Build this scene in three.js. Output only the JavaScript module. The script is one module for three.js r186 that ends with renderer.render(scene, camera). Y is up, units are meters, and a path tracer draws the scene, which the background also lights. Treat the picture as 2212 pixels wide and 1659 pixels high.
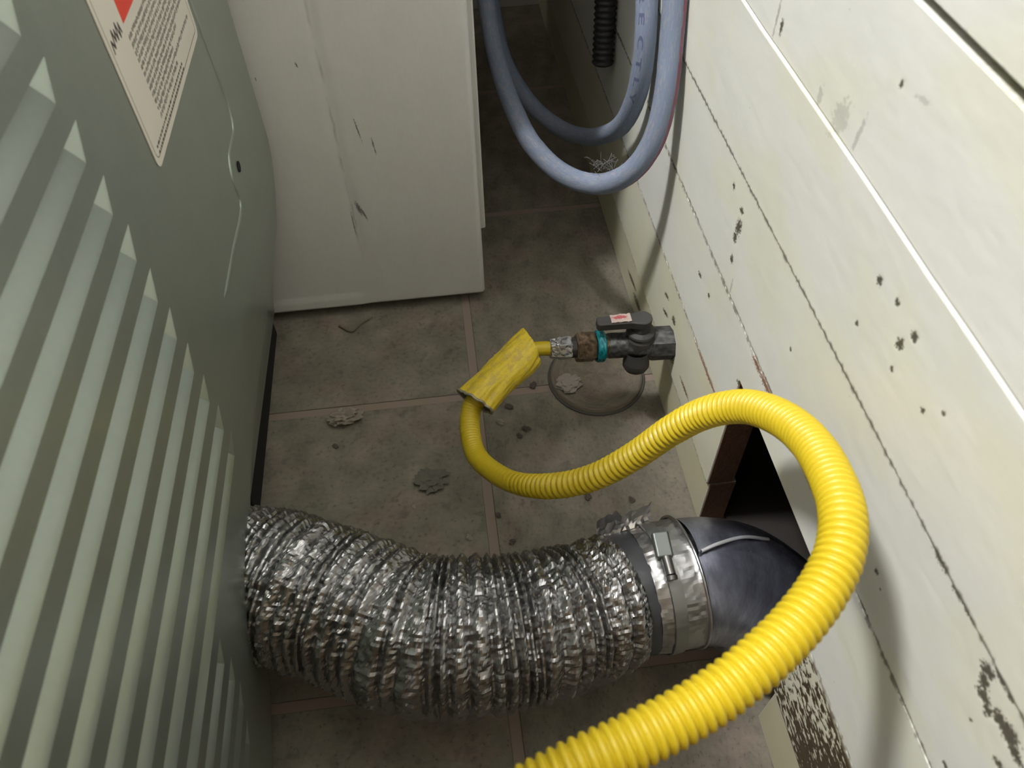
import * as THREE from 'three';
import { RoundedBoxGeometry } from 'three/addons/geometries/RoundedBoxGeometry.js';
import { mergeGeometries, toCreasedNormals } from 'three/addons/utils/BufferGeometryUtils.js';
import { createNoise2D, createNoise3D } from 'simplex-noise';

// ---------------------------------------------------------------- camera, light, exposure
const scene = new THREE.Scene();
const camera = new THREE.PerspectiveCamera(52.28, 2212 / 1659, 0.02, 20);
camera.position.set(0, 0.66, 0);
camera.rotation.set(-0.88218, -0.09692, -0.02999, 'YXZ');
camera.focus = 0.66;
camera.userData.fStop = 13;
const renderer = new THREE.WebGLRenderer({ antialias: true });
renderer.toneMapping = THREE.LinearToneMapping;
renderer.toneMappingExposure = 1.0;
renderer.shadowMap.enabled = true;
scene.background = new THREE.Color(0x000000);

const LAMP = new THREE.Vector3(-0.75, 2.26, -0.45);   // the globe lamp under the ceiling
{
  const lamp = new THREE.PointLight(new THREE.Color(0.985, 0.985, 0.985), 17.5, 0, 2);
  lamp.name = 'ceiling_lamp_light';
  lamp.position.copy(LAMP);
  lamp.castShadow = true; lamp.shadow.radius = 5.5;
  lamp.shadow.mapSize.set(1024, 1024); lamp.shadow.bias = -0.002;
  scene.add(lamp);
}

// ---------------------------------------------------------------- helpers
function rng(seed) { let a = seed >>> 0; return () => { a = (a + 0x6D2B79F5) | 0; let t = Math.imul(a ^ (a >>> 15), 1 | a); t = (t + Math.imul(t ^ (t >>> 7), 61 | t)) ^ t; return ((t ^ (t >>> 14)) >>> 0) / 4294967296; }; }
const n2 = createNoise2D(rng(11)), n3 = createNoise3D(rng(12));
const fbm = (x, y, o = 4) => { let s = 0, a = 0.5, f = 1; for (let i = 0; i < o; i++) { s += a * n2(x * f, y * f); a *= 0.5; f *= 2.03; } return s; };
const clamp = (v, a = 0, b = 1) => Math.min(b, Math.max(a, v));
const smooth = (a, b, v) => { const t = clamp((v - a) / (b - a)); return t * t * (3 - 2 * t); };
const lerp = (a, b, t) => a + (b - a) * t;
function table(t, v) { if (v <= t[0][0]) return t[0][1]; for (let i = 1; i < t.length; i++) if (v <= t[i][0]) return lerp(t[i - 1][1], t[i][1], (v - t[i - 1][0]) / (t[i][0] - t[i - 1][0])); return t[t.length - 1][1]; }
const V = (x, y, z) => new THREE.Vector3(x, y, z);
const taken = {};
function numbered(n) { if (!(n in taken)) { taken[n] = 0; return n; } taken[n]++; return n + '_' + String(taken[n]).padStart(3, '0'); }
function shade(m) { m.castShadow = true; m.receiveShadow = true; return m; }
function mesh(name, geo, mat, parent = scene) { const m = shade(new THREE.Mesh(geo, mat)); m.name = parent === scene ? numbered(name) : name; parent.add(m); return m; }
function thing(name, label, category, group) { const g = new THREE.Group(); g.name = numbered(name); g.userData = { label, category }; if (group) g.userData.group = group; scene.add(g); return g; }
function tag(o, label, category, group) { o.userData.label = label; o.userData.category = category; if (group) o.userData.group = group; return o; }
function struct(o, label, category = 'structure') { o.userData.kind = 'structure'; o.userData.label = label; o.userData.category = category; return o; }
function box(x0, x1, y0, y1, z0, z1, r = 0) {
  const g = r > 0 ? new RoundedBoxGeometry(x1 - x0, y1 - y0, z1 - z0, 3, r) : new THREE.BoxGeometry(x1 - x0, y1 - y0, z1 - z0);
  return g.translate((x0 + x1) / 2, (y0 + y1) / 2, (z0 + z1) / 2);
}
function cyl(r0, r1, h, seg = 32, open = false) { return new THREE.CylinderGeometry(r0, r1, h, seg, 1, open); }
function along(geo, a, b) {   // a geometry made along +y, centred, laid from a to b
  const d = b.clone().sub(a), q = new THREE.Quaternion().setFromUnitVectors(V(0, 1, 0), d.clone().normalize());
  geo.applyQuaternion(q); geo.translate((a.x + b.x) / 2, (a.y + b.y) / 2, (a.z + b.z) / 2); return geo;
}
function lathe(profile, a, b, seg = 40) {  // profile [radius, distance from a]
  const g = new THREE.LatheGeometry(profile.map(p => new THREE.Vector2(p[0], p[1])), seg);
  const q = new THREE.Quaternion().setFromUnitVectors(V(0, 1, 0), b.clone().sub(a).normalize());
  g.applyQuaternion(q); g.translate(a.x, a.y, a.z); return toCreasedNormals(g, 0.7);
}
function dataTex(w, h, fn, srgb, rep) {
  const d = new Uint8Array(w * h * 4);
  for (let j = 0; j < h; j++) for (let i = 0; i < w; i++) { const c = fn(i / w, j / h); const k = (j * w + i) * 4; d[k] = clamp(c[0]) * 255; d[k + 1] = clamp(c[1]) * 255; d[k + 2] = clamp(c[2]) * 255; d[k + 3] = 255; }
  const t = new THREE.DataTexture(d, w, h, THREE.RGBAFormat); t.wrapS = t.wrapT = THREE.RepeatWrapping; t.magFilter = THREE.LinearFilter; t.minFilter = THREE.LinearMipmapLinearFilter; t.generateMipmaps = true;
  if (srgb) t.colorSpace = THREE.SRGBColorSpace; if (rep) t.repeat.set(rep, rep); t.needsUpdate = true; return t;
}
// sweep a section along a path: radius(s 0..1, length, theta)
function sweep(pts, nSeg, nRad, radius, opt = {}) {
  const curve = new THREE.CatmullRomCurve3(pts, false, 'centripetal');
  curve.arcLengthDivisions = 600;
  const L = curve.getLength(), P = curve.getSpacedPoints(nSeg), T = [], N = [], B = [];
  for (let i = 0; i <= nSeg; i++) T.push(P[Math.min(i + 1, nSeg)].clone().sub(P[Math.max(i - 1, 0)]).normalize());
  let n = (opt.up || V(0, 1, 0)).clone(); n.addScaledVector(T[0], -n.dot(T[0])).normalize();
  for (let i = 0; i <= nSeg; i++) { n = n.clone().addScaledVector(T[i], -n.dot(T[i])).normalize(); N.push(n); B.push(T[i].clone().cross(n)); }
  const pos = [], uv = [], idx = [];
  for (let i = 0; i <= nSeg; i++) for (let j = 0; j <= nRad; j++) {
    const th = (j % nRad) / nRad * Math.PI * 2, r = radius(i / nSeg, L * i / nSeg, th), a = Array.isArray(r) ? r : [r * Math.cos(th), r * Math.sin(th), 0];
    const p = P[i].clone().addScaledVector(N[i], a[0]).addScaledVector(B[i], a[1]).addScaledVector(T[i], a[2] || 0);
    pos.push(p.x, p.y, p.z); uv.push(L * i / nSeg, j / nRad);
  }
  for (let i = 0; i < nSeg; i++) for (let j = 0; j < nRad; j++) { const a = i * (nRad + 1) + j, b = a + nRad + 1; idx.push(a, a + 1, b, b, a + 1, b + 1); }
  const g = new THREE.BufferGeometry(); g.setAttribute('position', new THREE.Float32BufferAttribute(pos, 3)); g.setAttribute('uv', new THREE.Float32BufferAttribute(uv, 2)); g.setIndex(idx); g.computeVertexNormals();
  const nm = g.attributes.normal;
  for (let i = 0; i <= nSeg; i++) { const a = i * (nRad + 1), b = a + nRad; const x = nm.getX(a) + nm.getX(b), y = nm.getY(a) + nm.getY(b), z = nm.getZ(a) + nm.getZ(b), l = Math.hypot(x, y, z) || 1; nm.setXYZ(a, x / l, y / l, z / l); nm.setXYZ(b, x / l, y / l, z / l); }
  g.userData = { P, T, N, B, L };
  return g;
}
const std = (o) => new THREE.MeshStandardMaterial(o);
const phys = (o) => new THREE.MeshPhysicalMaterial(o);
const rgb = (r, g, b) => new THREE.Color().setRGB(r, g, b);

// ---------------------------------------------------------------- shared textures
// Wall paint: one map in wall coordinates, u over z -1.2..0.2, v over y 0..0.7. Chips, scuffs and peeled flecks are where the photograph shows them.
const chips = [ // z, y, half length along z, half height, tilt
  [-0.414, 0.3156, .003, .0022, .2], [-0.4125, 0.3026, .0042, .006, -.3], [-0.4141, 0.2921, .003, .004, -.2], [-0.4355, 0.3207, .002, .0022, 0], [-0.4104, 0.2749, .0028, .0028, 0],
  [-0.4599, 0.2144, .004, .0018, 0], [-0.4345, 0.2154, .0022, .0022, 0], [-0.5261, 0.1263, .006, .002, .3], [-0.5217, 0.1079, .008, .002, .3], [-0.346, 0.2077, .006, .0022, .2],
  [-0.2529, 0.3998, .0024, .0021, 0], [-0.2352, 0.4023, .0018, .0017, 0], [-0.2215, 0.389, .0024, .0032, -.4], [-0.2156, 0.4, .0024, .0024, .3], [-0.2187, 0.3749, .0016, .0016, 0], [-0.2546, 0.3685, .0013, .0013, 0],
  [-0.1898, 0.3794, .0014, .0014, 0], [-0.1795, 0.3907, .0013, .0013, 0], [-0.3024, 0.2962, .0013, .0013, 0], [-0.4237, 0.4397, .0018, .004, .1], [-0.2954, 0.4761, .0013, .0017, 0],
  [-0.0908, 0.3304, .004, .003, .6], [-0.0885, 0.3245, .0028, .0045, .6], [-0.0845, 0.319, .0045, .0024, .3], [-0.0791, 0.3173, .003, .002, .3], [-0.074, 0.322, .004, .0032, .3], [-0.0675, 0.3233, .006, .0042, .1], [-0.0605, 0.321, .005, .0024, .1],
  [-0.0785, 0.314, .0016, .0009, .2], [-0.0797, 0.3015, .0013, .0009, .2], [-0.0707, 0.2637, .002, .0014, 0], [-0.0604, 0.3061, .003, .0018, .3], [-0.1604, 0.2796, .0018, .0014, 0], [-0.1526, 0.2758, .0009, .0009, 0],
  [-0.1513, 0.2495, .006, .0016, 0], [-0.1053, 0.249, .006, .0016, 0], [-0.1131, 0.3375, .005, .0018, 0], [-0.1376, 0.3372, .006, .0024, 0], [-0.1235, 0.3368, .004, .0018, 0], [-0.0854, 0.3366, .005, .0016, 0], [-0.0784, 0.3363, .003, .0012, 0],
  [-0.651, 0.031, .018, .0028, .12], [-0.62, 0.024, .016, .0045, .12], [-0.488, 0.085, .010, .006, 0], [-0.497, 0.122, .005, .004, .2], [-0.505, 0.068, .006, .004, 0],
];
const woodChips = [[-0.333, 0.2453, .008, .0024, .02], [-0.313, 0.2462, .014, .0028, .02], [-0.31, 0.155, .01, .002, 0], [-0.405, 0.155, .03, .0022, 0], [-0.44, 0.09, .012, .002, .05]];
const scuffs = [[-0.432, 0.441, .0012, .011, 0, .40], [-0.3335, 0.437, .007, .011, -.4, .20], [-0.313, 0.44, .0016, .012, -.12, .26], [-0.359, 0.434, .003, .005, 0, .25], [-0.4, 0.257, .0012, .009, 0, .3], [-0.2775, .4793, .006, .0012, .2, .2]];
const seamY = [[0.065, 1], [0.157, 1.1], [0.249, 1.15], [0.338, 1.05], [0.428, 0.0], [0.51, 0.5]];
const bins = new Map(); function near(list, z) { let b = bins.get(list); if (!b) { b = Array.from({ length: 80 }, (_, i) => list.filter(c => Math.abs(c[0] - (i + 0.5) * 0.02 + 1.3) < Math.max(c[2], c[3]) * 2 + 0.011)); bins.set(list, b); } return b[clamp(Math.floor((z + 1.3) / 0.02), 0, 79)]; }
function hit(list, z, y, wob) { let m = 0; for (const c of near(list, z)) { const dz = z - c[0], dy = y - c[1], ca = Math.cos(c[4]), sa = Math.sin(c[4]); const a = (dz * ca + dy * sa) / c[2], b = (-dz * sa + dy * ca) / c[3]; const d = Math.hypot(a, b); if (d < 1.9) { const v = smooth(1.12, 0.82, d + wob) * (c[5] || 1); if (v > m) m = v; } } return m; }
function peelAmount(z, y) {
  let m = 0;
  if (z > -0.19 && z < 0.15 && y > 0.06 && y < 0.16) { const f = fbm(z * 100, y * 190, 4) + 0.42 * fbm(z * 18 + 4, y * 30, 2); const cover = smooth(-0.185, -0.09, z) * 0.42 - 0.12 + (y < 0.095 ? 0.22 : 0); m = smooth(0.02, 0.09, f + cover - 0.05) * smooth(0.158, 0.150, y); }
  return m;
}
const paintCol = dataTex(2048, 1024, (u, v) => {
  const z = u * 1.4 - 1.2, y = v * 0.7;
  const g = fbm(z * 7 + 3, y * 16, 4), g2 = fbm(z * 60, y * 240, 3), sp = fbm(z * 420, y * 500, 2);
  let r = 0.860 + 0.016 * g + 0.007 * g2, gr = 0.862 + 0.015 * g + 0.007 * g2, b = 0.838 + 0.010 * g + 0.007 * g2;
  const yel = smooth(0.0, 0.5, fbm(z * 5 + 40, y * 9 + 7, 3) + 0.1); r -= 0.003 * yel; gr -= 0.006 * yel; b -= 0.035 * yel;
  let k = 0; for (const [s, q] of seamY) { const d = Math.abs(y - s - 0.0006 * n2(z * 90, s * 50)); k = Math.max(k, smooth(0.0034, 0.0006, d + 0.0018 * (fbm(z * 150, s * 90, 3) + 0.2)) * 0.9 * q); }
  const wob = 1.0 * fbm(z * 420, y * 420, 3);
  const ch = Math.max(hit(chips, z, y, wob), k * 0.85, sp > 0.68 ? 0.4 : 0);
  r = lerp(r, 0.30, ch * 0.9); gr = lerp(gr, 0.28, ch * 0.9); b = lerp(b, 0.24, ch * 0.9);
  const wd = hit(woodChips, z, y, wob * 1.4); r = lerp(r, 0.52, wd); gr = lerp(gr, 0.40, wd); b = lerp(b, 0.34, wd);
  const sc = hit(scuffs, z, y, 0.9 * fbm(z * 200, y * 200, 3)); r = lerp(r, 0.42, sc); gr = lerp(gr, 0.40, sc); b = lerp(b, 0.38, sc);
  const p = peelAmount(z, y), wg = 0.05 * fbm(z * 30, y * 500, 3); r = lerp(r, 0.30 + wg, p); gr = lerp(gr, 0.255 + wg, p); b = lerp(b, 0.205 + wg, p);
  return [r, gr, b];
}, true);
const paintBump = dataTex(1024, 512, (u, v) => {
  const z = u * 1.4 - 1.2, y = v * 0.7; const wob = 1.0 * fbm(z * 420, y * 420, 3);
  const e = Math.max(hit(chips, z, y, wob), hit(woodChips, z, y, wob * 1.4), peelAmount(z, y));
  const c = 0.66 + 0.10 * fbm(z * 24, y * 60, 3) + 0.07 * Math.max(0, fbm(z * 110, y * 190, 3)) - 0.24 * e; return [c, c, c];
}, false);
for (const t of [paintCol, paintBump]) { t.wrapS = t.wrapT = THREE.MirroredRepeatWrapping; }
const paint = (c, o = {}) => std({ color: c, map: paintCol, bumpMap: paintBump, bumpScale: 0.0011, roughness: 0.46, ...o });
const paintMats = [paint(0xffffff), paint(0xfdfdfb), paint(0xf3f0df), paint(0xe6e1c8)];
const woodTex = dataTex(512, 512, (u, v) => { const g = fbm(u * 6, v * 60, 4), k = fbm(u * 3, v * 5, 2); return [0.40 + 0.12 * g + 0.05 * k, 0.29 + 0.09 * g + 0.04 * k, 0.22 + 0.07 * g + 0.03 * k]; }, true);
const rawWood = std({ map: woodTex, roughness: 0.9 });
const shadedCavityWood = std({ color: rgb(0.02, 0.016, 0.013), roughness: 0.95 });  // cavity wood near black, the shade inside the wall put into its colour
const plaster = std({ color: rgb(0.42, 0.41, 0.40), roughness: 0.9 });
const tileTex = [0, 1, 2].map(k => dataTex(512, 512, (u, v) => {
  const a = fbm(u * 5 + k * 9, v * 5, 5), b = fbm(u * 38 + k * 5, v * 38, 3), s = fbm(u * 120, v * 120 + k * 7, 2), scr = fbm(u * 4, v * 140 + k, 2);
  const p = smooth(0.05, 0.4, fbm(u * 3 + 20 + k * 3, v * 3 + 9, 3));
  let r = 0.452 + 0.075 * a + 0.035 * b + 0.012 * scr, g = 0.430 + 0.072 * a + 0.033 * b + 0.012 * scr, bl = 0.378 + 0.066 * a + 0.03 * b + 0.01 * scr;
  r += 0.02 * p; bl += 0.008 * p;
  if (s > 0.60) { r *= 0.85; g *= 0.85; bl *= 0.85; } const dd = smooth(0.30, 0.55, fbm(u * 9 + k * 4, v * 9 + 3, 4)); r *= 1 - 0.11 * dd; g *= 1 - 0.10 * dd; bl *= 1 - 0.10 * dd; if (b < -0.48) { r *= 0.86; g *= 0.85; bl *= 0.83; }
  return [r, g, bl];
}, true));
const tileBump = dataTex(512, 512, (u, v) => { const c = 0.5 + 0.25 * fbm(u * 30, v * 30, 3) + 0.12 * fbm(u * 6, v * 6, 2); return [c, c, c]; }, false);
const tileMats = tileTex.map(t => std({ map: t, bumpMap: tileBump, bumpScale: 0.0006, roughness: 0.72 }));
const groutMat = std({ color: rgb(0.245, 0.19, 0.155), roughness: 0.9, bumpMap: tileBump, bumpScale: 0.001 });

// ---------------------------------------------------------------- floor
const WX = 0.204, ROOM = { x0: -2.0, z0: -1.42, z1: 0.75, h: 2.4 };
{
  const floor = mesh('floor', box(ROOM.x0, WX + 0.03, -0.05, -0.0012, ROOM.z0, ROOM.z1), groutMat); struct(floor, 'dusty brown vinyl tile floor with pinkish joints', 'floor');
  const S = 0.305, gx = 0.0125, gz = -0.530, w = 0.0046, bank = {};
  for (let i = -7; i <= 0; i++) for (let j = -5; j <= 6; j++) {
    let x0 = gx + S * i + w, x1 = gx + S * (i + 1) - w, z0 = gz + S * j + w, z1 = gz + S * (j + 1) - w;
    x0 = Math.max(x0, ROOM.x0); x1 = Math.min(x1, WX + 0.02); z0 = Math.max(z0, ROOM.z0); z1 = Math.min(z1, ROOM.z1);
    if (x1 - x0 < 0.01 || z1 - z0 < 0.01) continue;
    const key = (x1 - x0).toFixed(4) + '_' + (z1 - z0).toFixed(4);
    const g = bank[key] || (bank[key] = new RoundedBoxGeometry(x1 - x0, 0.0024, z1 - z0, 1, 0.0011));
    const t = mesh('tile', g, tileMats[((i * 7 + j * 3) % 3 + 3) % 3], floor); t.position.set((x0 + x1) / 2, -0.0012, (z0 + z1) / 2);
  }
}
// ---------------------------------------------------------------- walls
const HOLE = { z0: -0.35, z1: -0.17, y1: 0.212 };
{
  const sheath = new THREE.Shape(); sheath.moveTo(ROOM.z0, 0); sheath.lineTo(HOLE.z0 - 0.03, 0); sheath.lineTo(HOLE.z0 - 0.03, HOLE.y1 + 0.03); sheath.lineTo(HOLE.z1, HOLE.y1 + 0.03); sheath.lineTo(HOLE.z1, 0); sheath.lineTo(ROOM.z1, 0); sheath.lineTo(ROOM.z1, ROOM.h); sheath.lineTo(ROOM.z0, ROOM.h); sheath.closePath();
  const turn = new THREE.Matrix4().makeBasis(V(0, 0, 1), V(0, 1, 0), V(-1, 0, 0));
  const T = 0.024;
  const back = new THREE.ExtrudeGeometry(sheath, { depth: 0.012, bevelEnabled: false }); back.applyMatrix4(turn); back.translate(WX + T + 0.014, 0, 0);
  const wall = mesh('wall_right', back, shadedCavityWood); struct(wall, 'off-white painted wall of horizontal wooden boards with chipped seams', 'wall');
  mesh('sole_plate', box(WX + 0.03, WX + 0.14, -0.05, 0.004, ROOM.z0, ROOM.z1), shadedCavityWood, wall);
  mesh('outer_wall', box(WX + 0.125, WX + 0.14, 0, ROOM.h, ROOM.z0, ROOM.z1), shadedCavityWood, wall);
  mesh('stud', box(WX + T + 0.014, WX + 0.125, 0, ROOM.h, HOLE.z0 - 0.09, HOLE.z0 - 0.045), shadedCavityWood, wall);
  mesh('stud', box(WX + T + 0.014, WX + 0.125, 0, ROOM.h, HOLE.z1 + 0.03, HOLE.z1 + 0.075), shadedCavityWood, wall);
  const r = rng(5);
  function board(pts, off, mats, wav = 0) {
    const s = new THREE.Shape(pts.map(p => new THREE.Vector2(p[0], p[1])));
    const bev = 0.0009; const g = new THREE.ExtrudeGeometry(s, { depth: T - bev, bevelEnabled: true, bevelThickness: bev, bevelSize: bev, bevelOffset: -bev, bevelSegments: 2 });
    g.applyMatrix4(turn); g.translate(WX + T - off, 0, 0);
    const p = g.attributes.position, u = g.attributes.uv;
    for (let i = 0; i < p.count; i++) u.setXY(i, (p.getZ(i) + 1.2) / 1.4, p.getY(i) / 0.7);
    return mesh('board', g, mats, wall);
  }
  function edge(y, z0, z1, amp, seed, rev) { const a = [], n = 60; for (let i = 0; i <= n; i++) { const z = lerp(z0, z1, i / n); a.push([z, y + amp * fbm(z * 9 + seed * 7, seed * 3.3, 3)]); } return rev ? a.reverse() : a; }
  const ys = [0.0, 0.065, 0.157, 0.249, 0.338, 0.428, 0.51]; while (ys[ys.length - 1] + 0.09 < ROOM.h) ys.push(ys[ys.length - 1] + 0.089);
  ys[ys.length - 1] = ROOM.h;
  const off = [-0.003, 0.0, 0.0006, 0.0010, 0.0022, 0.0010, 0.0016, 0.002];
  const gap = [0.0008, 0.0008, 0.0007, 0.0006, 0.0006, 0.0004, 0.0024];
  for (let k = 0; k < ys.length - 1; k++) {
    const y0 = ys[k] + (gap[k] ?? 0.001), y1 = ys[k + 1] - (gap[k + 1] ?? 0.001), o = off[k] ?? 0.0015 * r(), a = k < 6 ? 0.0009 : 0.0004;
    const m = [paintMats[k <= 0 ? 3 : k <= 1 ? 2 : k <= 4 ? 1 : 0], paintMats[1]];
    if (k < 2) {
      const b1 = board([...edge(y0, ROOM.z0, HOLE.z0, a, k), ...edge(y1, ROOM.z0, HOLE.z0, a, k + 1, true)], o, m);
      mesh('sawn_end', box(WX - o + 0.0012, WX + T - o, y0 + 0.001, y1 - 0.001, HOLE.z0 - 0.001, HOLE.z0 + 0.0012), rawWood, b1);
      board([...edge(y0, HOLE.z1, ROOM.z1, a, k), ...edge(y1, HOLE.z1, ROOM.z1, a, k + 1, true)], o, m);
    } else if (k === 2) {
      const b2 = board([...edge(y0, ROOM.z0, HOLE.z0, a, k), [HOLE.z0 + 0.001, HOLE.y1 - 0.002], [HOLE.z1 - 0.001, HOLE.y1], ...edge(y0, HOLE.z1, ROOM.z1, a, k), ...edge(y1, ROOM.z0, ROOM.z1, a, k + 1, true)], o, m);
      mesh('sawn_end', box(WX - o + 0.0012, WX + T - o, y0 + 0.001, HOLE.y1 - 0.001, HOLE.z0 - 0.001, HOLE.z0 + 0.0022), rawWood, b2);
    } else board([...edge(y0, ROOM.z0, ROOM.z1, a, k), ...edge(y1, ROOM.z0, ROOM.z1, a, k + 1, true)], o, m);
  }
  struct(mesh('wall_back', box(ROOM.x0, WX + 0.14, 0, ROOM.h, ROOM.z0 - 0.1, ROOM.z0), plaster), 'plain plastered wall beyond the white washer', 'wall');
  struct(mesh('wall_front', box(ROOM.x0, WX + 0.14, 0, ROOM.h, ROOM.z1, ROOM.z1 + 0.1), plaster), 'plain plastered wall on the open side of the dryer', 'wall');
  struct(mesh('wall_left', box(ROOM.x0 - 0.1, ROOM.x0, -0.05, ROOM.h + 0.1, ROOM.z0 - 0.1, ROOM.z1 + 0.1), plaster), 'plain plastered wall facing the appliances', 'wall');
  struct(mesh('ceiling', box(ROOM.x0, WX + 0.14, ROOM.h, ROOM.h + 0.1, ROOM.z0 - 0.1, ROOM.z1 + 0.1), plaster), 'plain white ceiling above the laundry appliances', 'ceiling');
}
// ---------------------------------------------------------------- lamp
{
  const g = thing('ceiling_lamp', 'round white glass globe lamp fixed to the ceiling', 'lamp');
  mesh('globe', new THREE.SphereGeometry(0.115, 32, 24).translate(LAMP.x, LAMP.y, LAMP.z), std({ color: 0xffffff, emissive: rgb(1, 0.99, 0.97), emissiveIntensity: 2, roughness: 0.4 }), g);
  mesh('lamp_base', cyl(0.06, 0.07, 0.04).translate(LAMP.x, ROOM.h - 0.019, LAMP.z), std({ color: rgb(0.7, 0.7, 0.68), roughness: 0.4 }), g);
}

// ---------------------------------------------------------------- dryer
const dryerTex = dataTex(256, 256, (u, v) => { const a = fbm(u * 60, v * 60, 2), b = fbm(u * 5, v * 5, 3); const c = 0.5 + 0.010 * a + 0.010 * b; return [c - 0.004, c + 0.008, c - 0.004]; }, true, 3);
const dryerPaint = std({ map: dryerTex, color: rgb(1.80, 1.92, 1.80), roughness: 0.34, metalness: 0.8 });
const rProfile = [[0.0, 1], [0.021, 1], [0.056, 0.88], [0.093, 0.69], [0.151, 0.33], [0.192, 0.16], [0.228, 0.04], [0.25, 0]];
const rDepth = [[-0.655, 0.051], [-0.406, 0.056], [-0.359, 0.049], [-0.313, 0.040], [-0.271, 0.031], [-0.231, 0.023], [-0.175, 0.017], [0.03, 0.011]];
const DX = -0.155;
const backX = (z, y) => DX - table(rDepth, z) * table(rProfile, y);
{
  const g = thing('dryer', 'grey-green clothes dryer with louvred steel back panel beside the board wall', 'dryer');
  const zF = -0.655, zN = 0.03, yB = 0.033, yT = 0.845, PITCH = 0.0286, LH = 0.0155, zE = -0.3253, zEnd = -0.03, DEEP = 0.0080;
  const louvers = []; for (let k = -10; k <= 13; k++) { const yU = 0.503 - PITCH * k; louvers.push({ yU, yL: yU - LH, z0: k <= 9 ? zE : [-0.196, -0.196, -0.19, -0.175][k - 10], z1: zEnd }); }
  // grid lines
  const zs = new Set([zF, zN, zE, zEnd, -0.196, -0.19, -0.175]); for (let z = zF; z < zN; z += 0.0098) zs.add(+z.toFixed(5));
  const ysS = new Set([yB, yT]); for (const l of louvers) { ysS.add(+l.yU.toFixed(5)); ysS.add(+l.yL.toFixed(5)); ysS.add(+((l.yU + l.yL) / 2).toFixed(5)); ysS.add(+(l.yL - (PITCH - LH) / 2).toFixed(5)); } for (let y = yB; y < 0.13; y += 0.01) ysS.add(+y.toFixed(5));
  const sortU = s => { const a = [...s].sort((p, q) => p - q); return a.filter((v, i) => !i || v - a[i - 1] > 1e-5); };
  const Z = sortU(zs), Y = sortU(ysS).filter(y => y >= yB - 1e-6 && y <= yT + 1e-6);
  const pos = [], uv = [], nor = [], idx = [];
  const normalAt = (z, y) => { const e = 0.004; const n = V(1, -(backX(z, y + e) - backX(z, y - e)) / (2 * e), -(backX(z + e, y) - backX(z - e, y)) / (2 * e)); return n.normalize(); };
  for (const y of Y) for (const z of Z) { const n = normalAt(z, y); pos.push(backX(z, y), y, z); nor.push(n.x, n.y, n.z); uv.push(z, y); }
  const inside = (z, y) => louvers.some(l => z > l.z0 + 1e-5 && z < l.z1 - 1e-5 && y < l.yU - 1e-5 && y > l.yL + 1e-5);
  for (let j = 0; j < Y.length - 1; j++) for (let i = 0; i < Z.length - 1; i++) {
    if (inside((Z[i] + Z[i + 1]) / 2, (Y[j] + Y[j + 1]) / 2)) continue;
    const a = j * Z.length + i, b = a + 1, c = a + Z.length, d = c + 1; idx.push(a, c, b, b, c, d);
  }
  const sheet = new THREE.BufferGeometry(); sheet.setAttribute('position', new THREE.Float32BufferAttribute(pos, 3)); sheet.setAttribute('normal', new THREE.Float32BufferAttribute(nor, 3)); sheet.setAttribute('uv', new THREE.Float32BufferAttribute(uv, 2)); sheet.setIndex(idx);
  // folded rim of the sheet
  const rp = []; const rimX = -0.235, rim = [];
  for (const y of Y) rim.push([zF, y]); const rimB = Z.map(z => [z, yB]);
  function strip(list, dz, dy) { for (let i = 0; i < list.length - 1; i++) { const [z, y] = list[i], [z2, y2] = list[i + 1]; const A = [backX(z, y), y, z], B = [backX(z2, y2), y2, z2], C = [rimX, y + dy, z + dz], D = [rimX, y2 + dy, z2 + dz]; rp.push(...A, ...B, ...C, ...C, ...B, ...D); } }
  strip(rim, 0.0, 0); strip(rimB.reverse(), 0, 0.012); strip(Y.map(y => [zN, y]).reverse(), 0, 0); strip(Z.map(z => [z, yT]), 0, 0);
  const rg = new THREE.BufferGeometry(); rg.setAttribute('position', new THREE.Float32BufferAttribute(rp, 3)); rg.setAttribute('uv', new THREE.Float32BufferAttribute(new Float32Array(rp.length / 3 * 2), 2)); rg.computeVertexNormals();
  const panel = mesh('back_panel', mergeGeometries([sheet.toNonIndexed(), rg]), dryerPaint, g);
  for (const l of louvers) {
    const N = 9, st = 0.010, zs2 = [l.z0 + st]; for (let z = l.z0 + st + 0.02; z < l.z1 - st; z += 0.03) zs2.push(z); zs2.push(l.z1 - st);
    const p = [], ii = [], base = (z, y) => backX(z, y), parts = [];
    const yV = l.yU - LH * 0.10;
    const prof = []; for (let i = 0; i <= N; i++) { const t = i / N; prof.push([lerp(yV, l.yL, t), -DEEP * Math.pow(1 - t, 1.22)]); }
    const zShift = (i, near) => (near ? -1 : 1) * 0.003 * (1 - i / N);
    for (let s = 0; s < zs2.length; s++) for (const [i, pr] of prof.entries()) { const z = zs2[s] + (s === 0 ? zShift(i, false) : s === zs2.length - 1 ? zShift(i, true) : 0); p.push(base(z, pr[0]) + pr[1], pr[0], z); }
    for (let s = 0; s < zs2.length - 1; s++) for (let i = 0; i < N; i++) { const a = s * (N + 1) + i, b = a + 1, c = a + N + 1, d = c + 1; ii.push(a, c, b, b, c, d); }
    const ramp = new THREE.BufferGeometry(); ramp.setAttribute('position', new THREE.Float32BufferAttribute(p, 3)); ramp.setIndex(ii); ramp.computeVertexNormals();
    // the ramp must face outward and up
    if (ramp.attributes.normal.getX(3) < 0) { ii.reverse(); ramp.setIndex(ii); ramp.computeVertexNormals(); }
    parts.push(ramp.toNonIndexed());
    const tri = [], quad = (A, B, C, D) => tri.push(...A, ...B, ...C, ...C, ...B, ...D), pt = (z, y, d = 0) => [base(z, y) + d, y, z];
    const first = (s, i) => { const k = (s * (N + 1) + i) * 3; return [p[k], p[k + 1], p[k + 2]]; };
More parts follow.
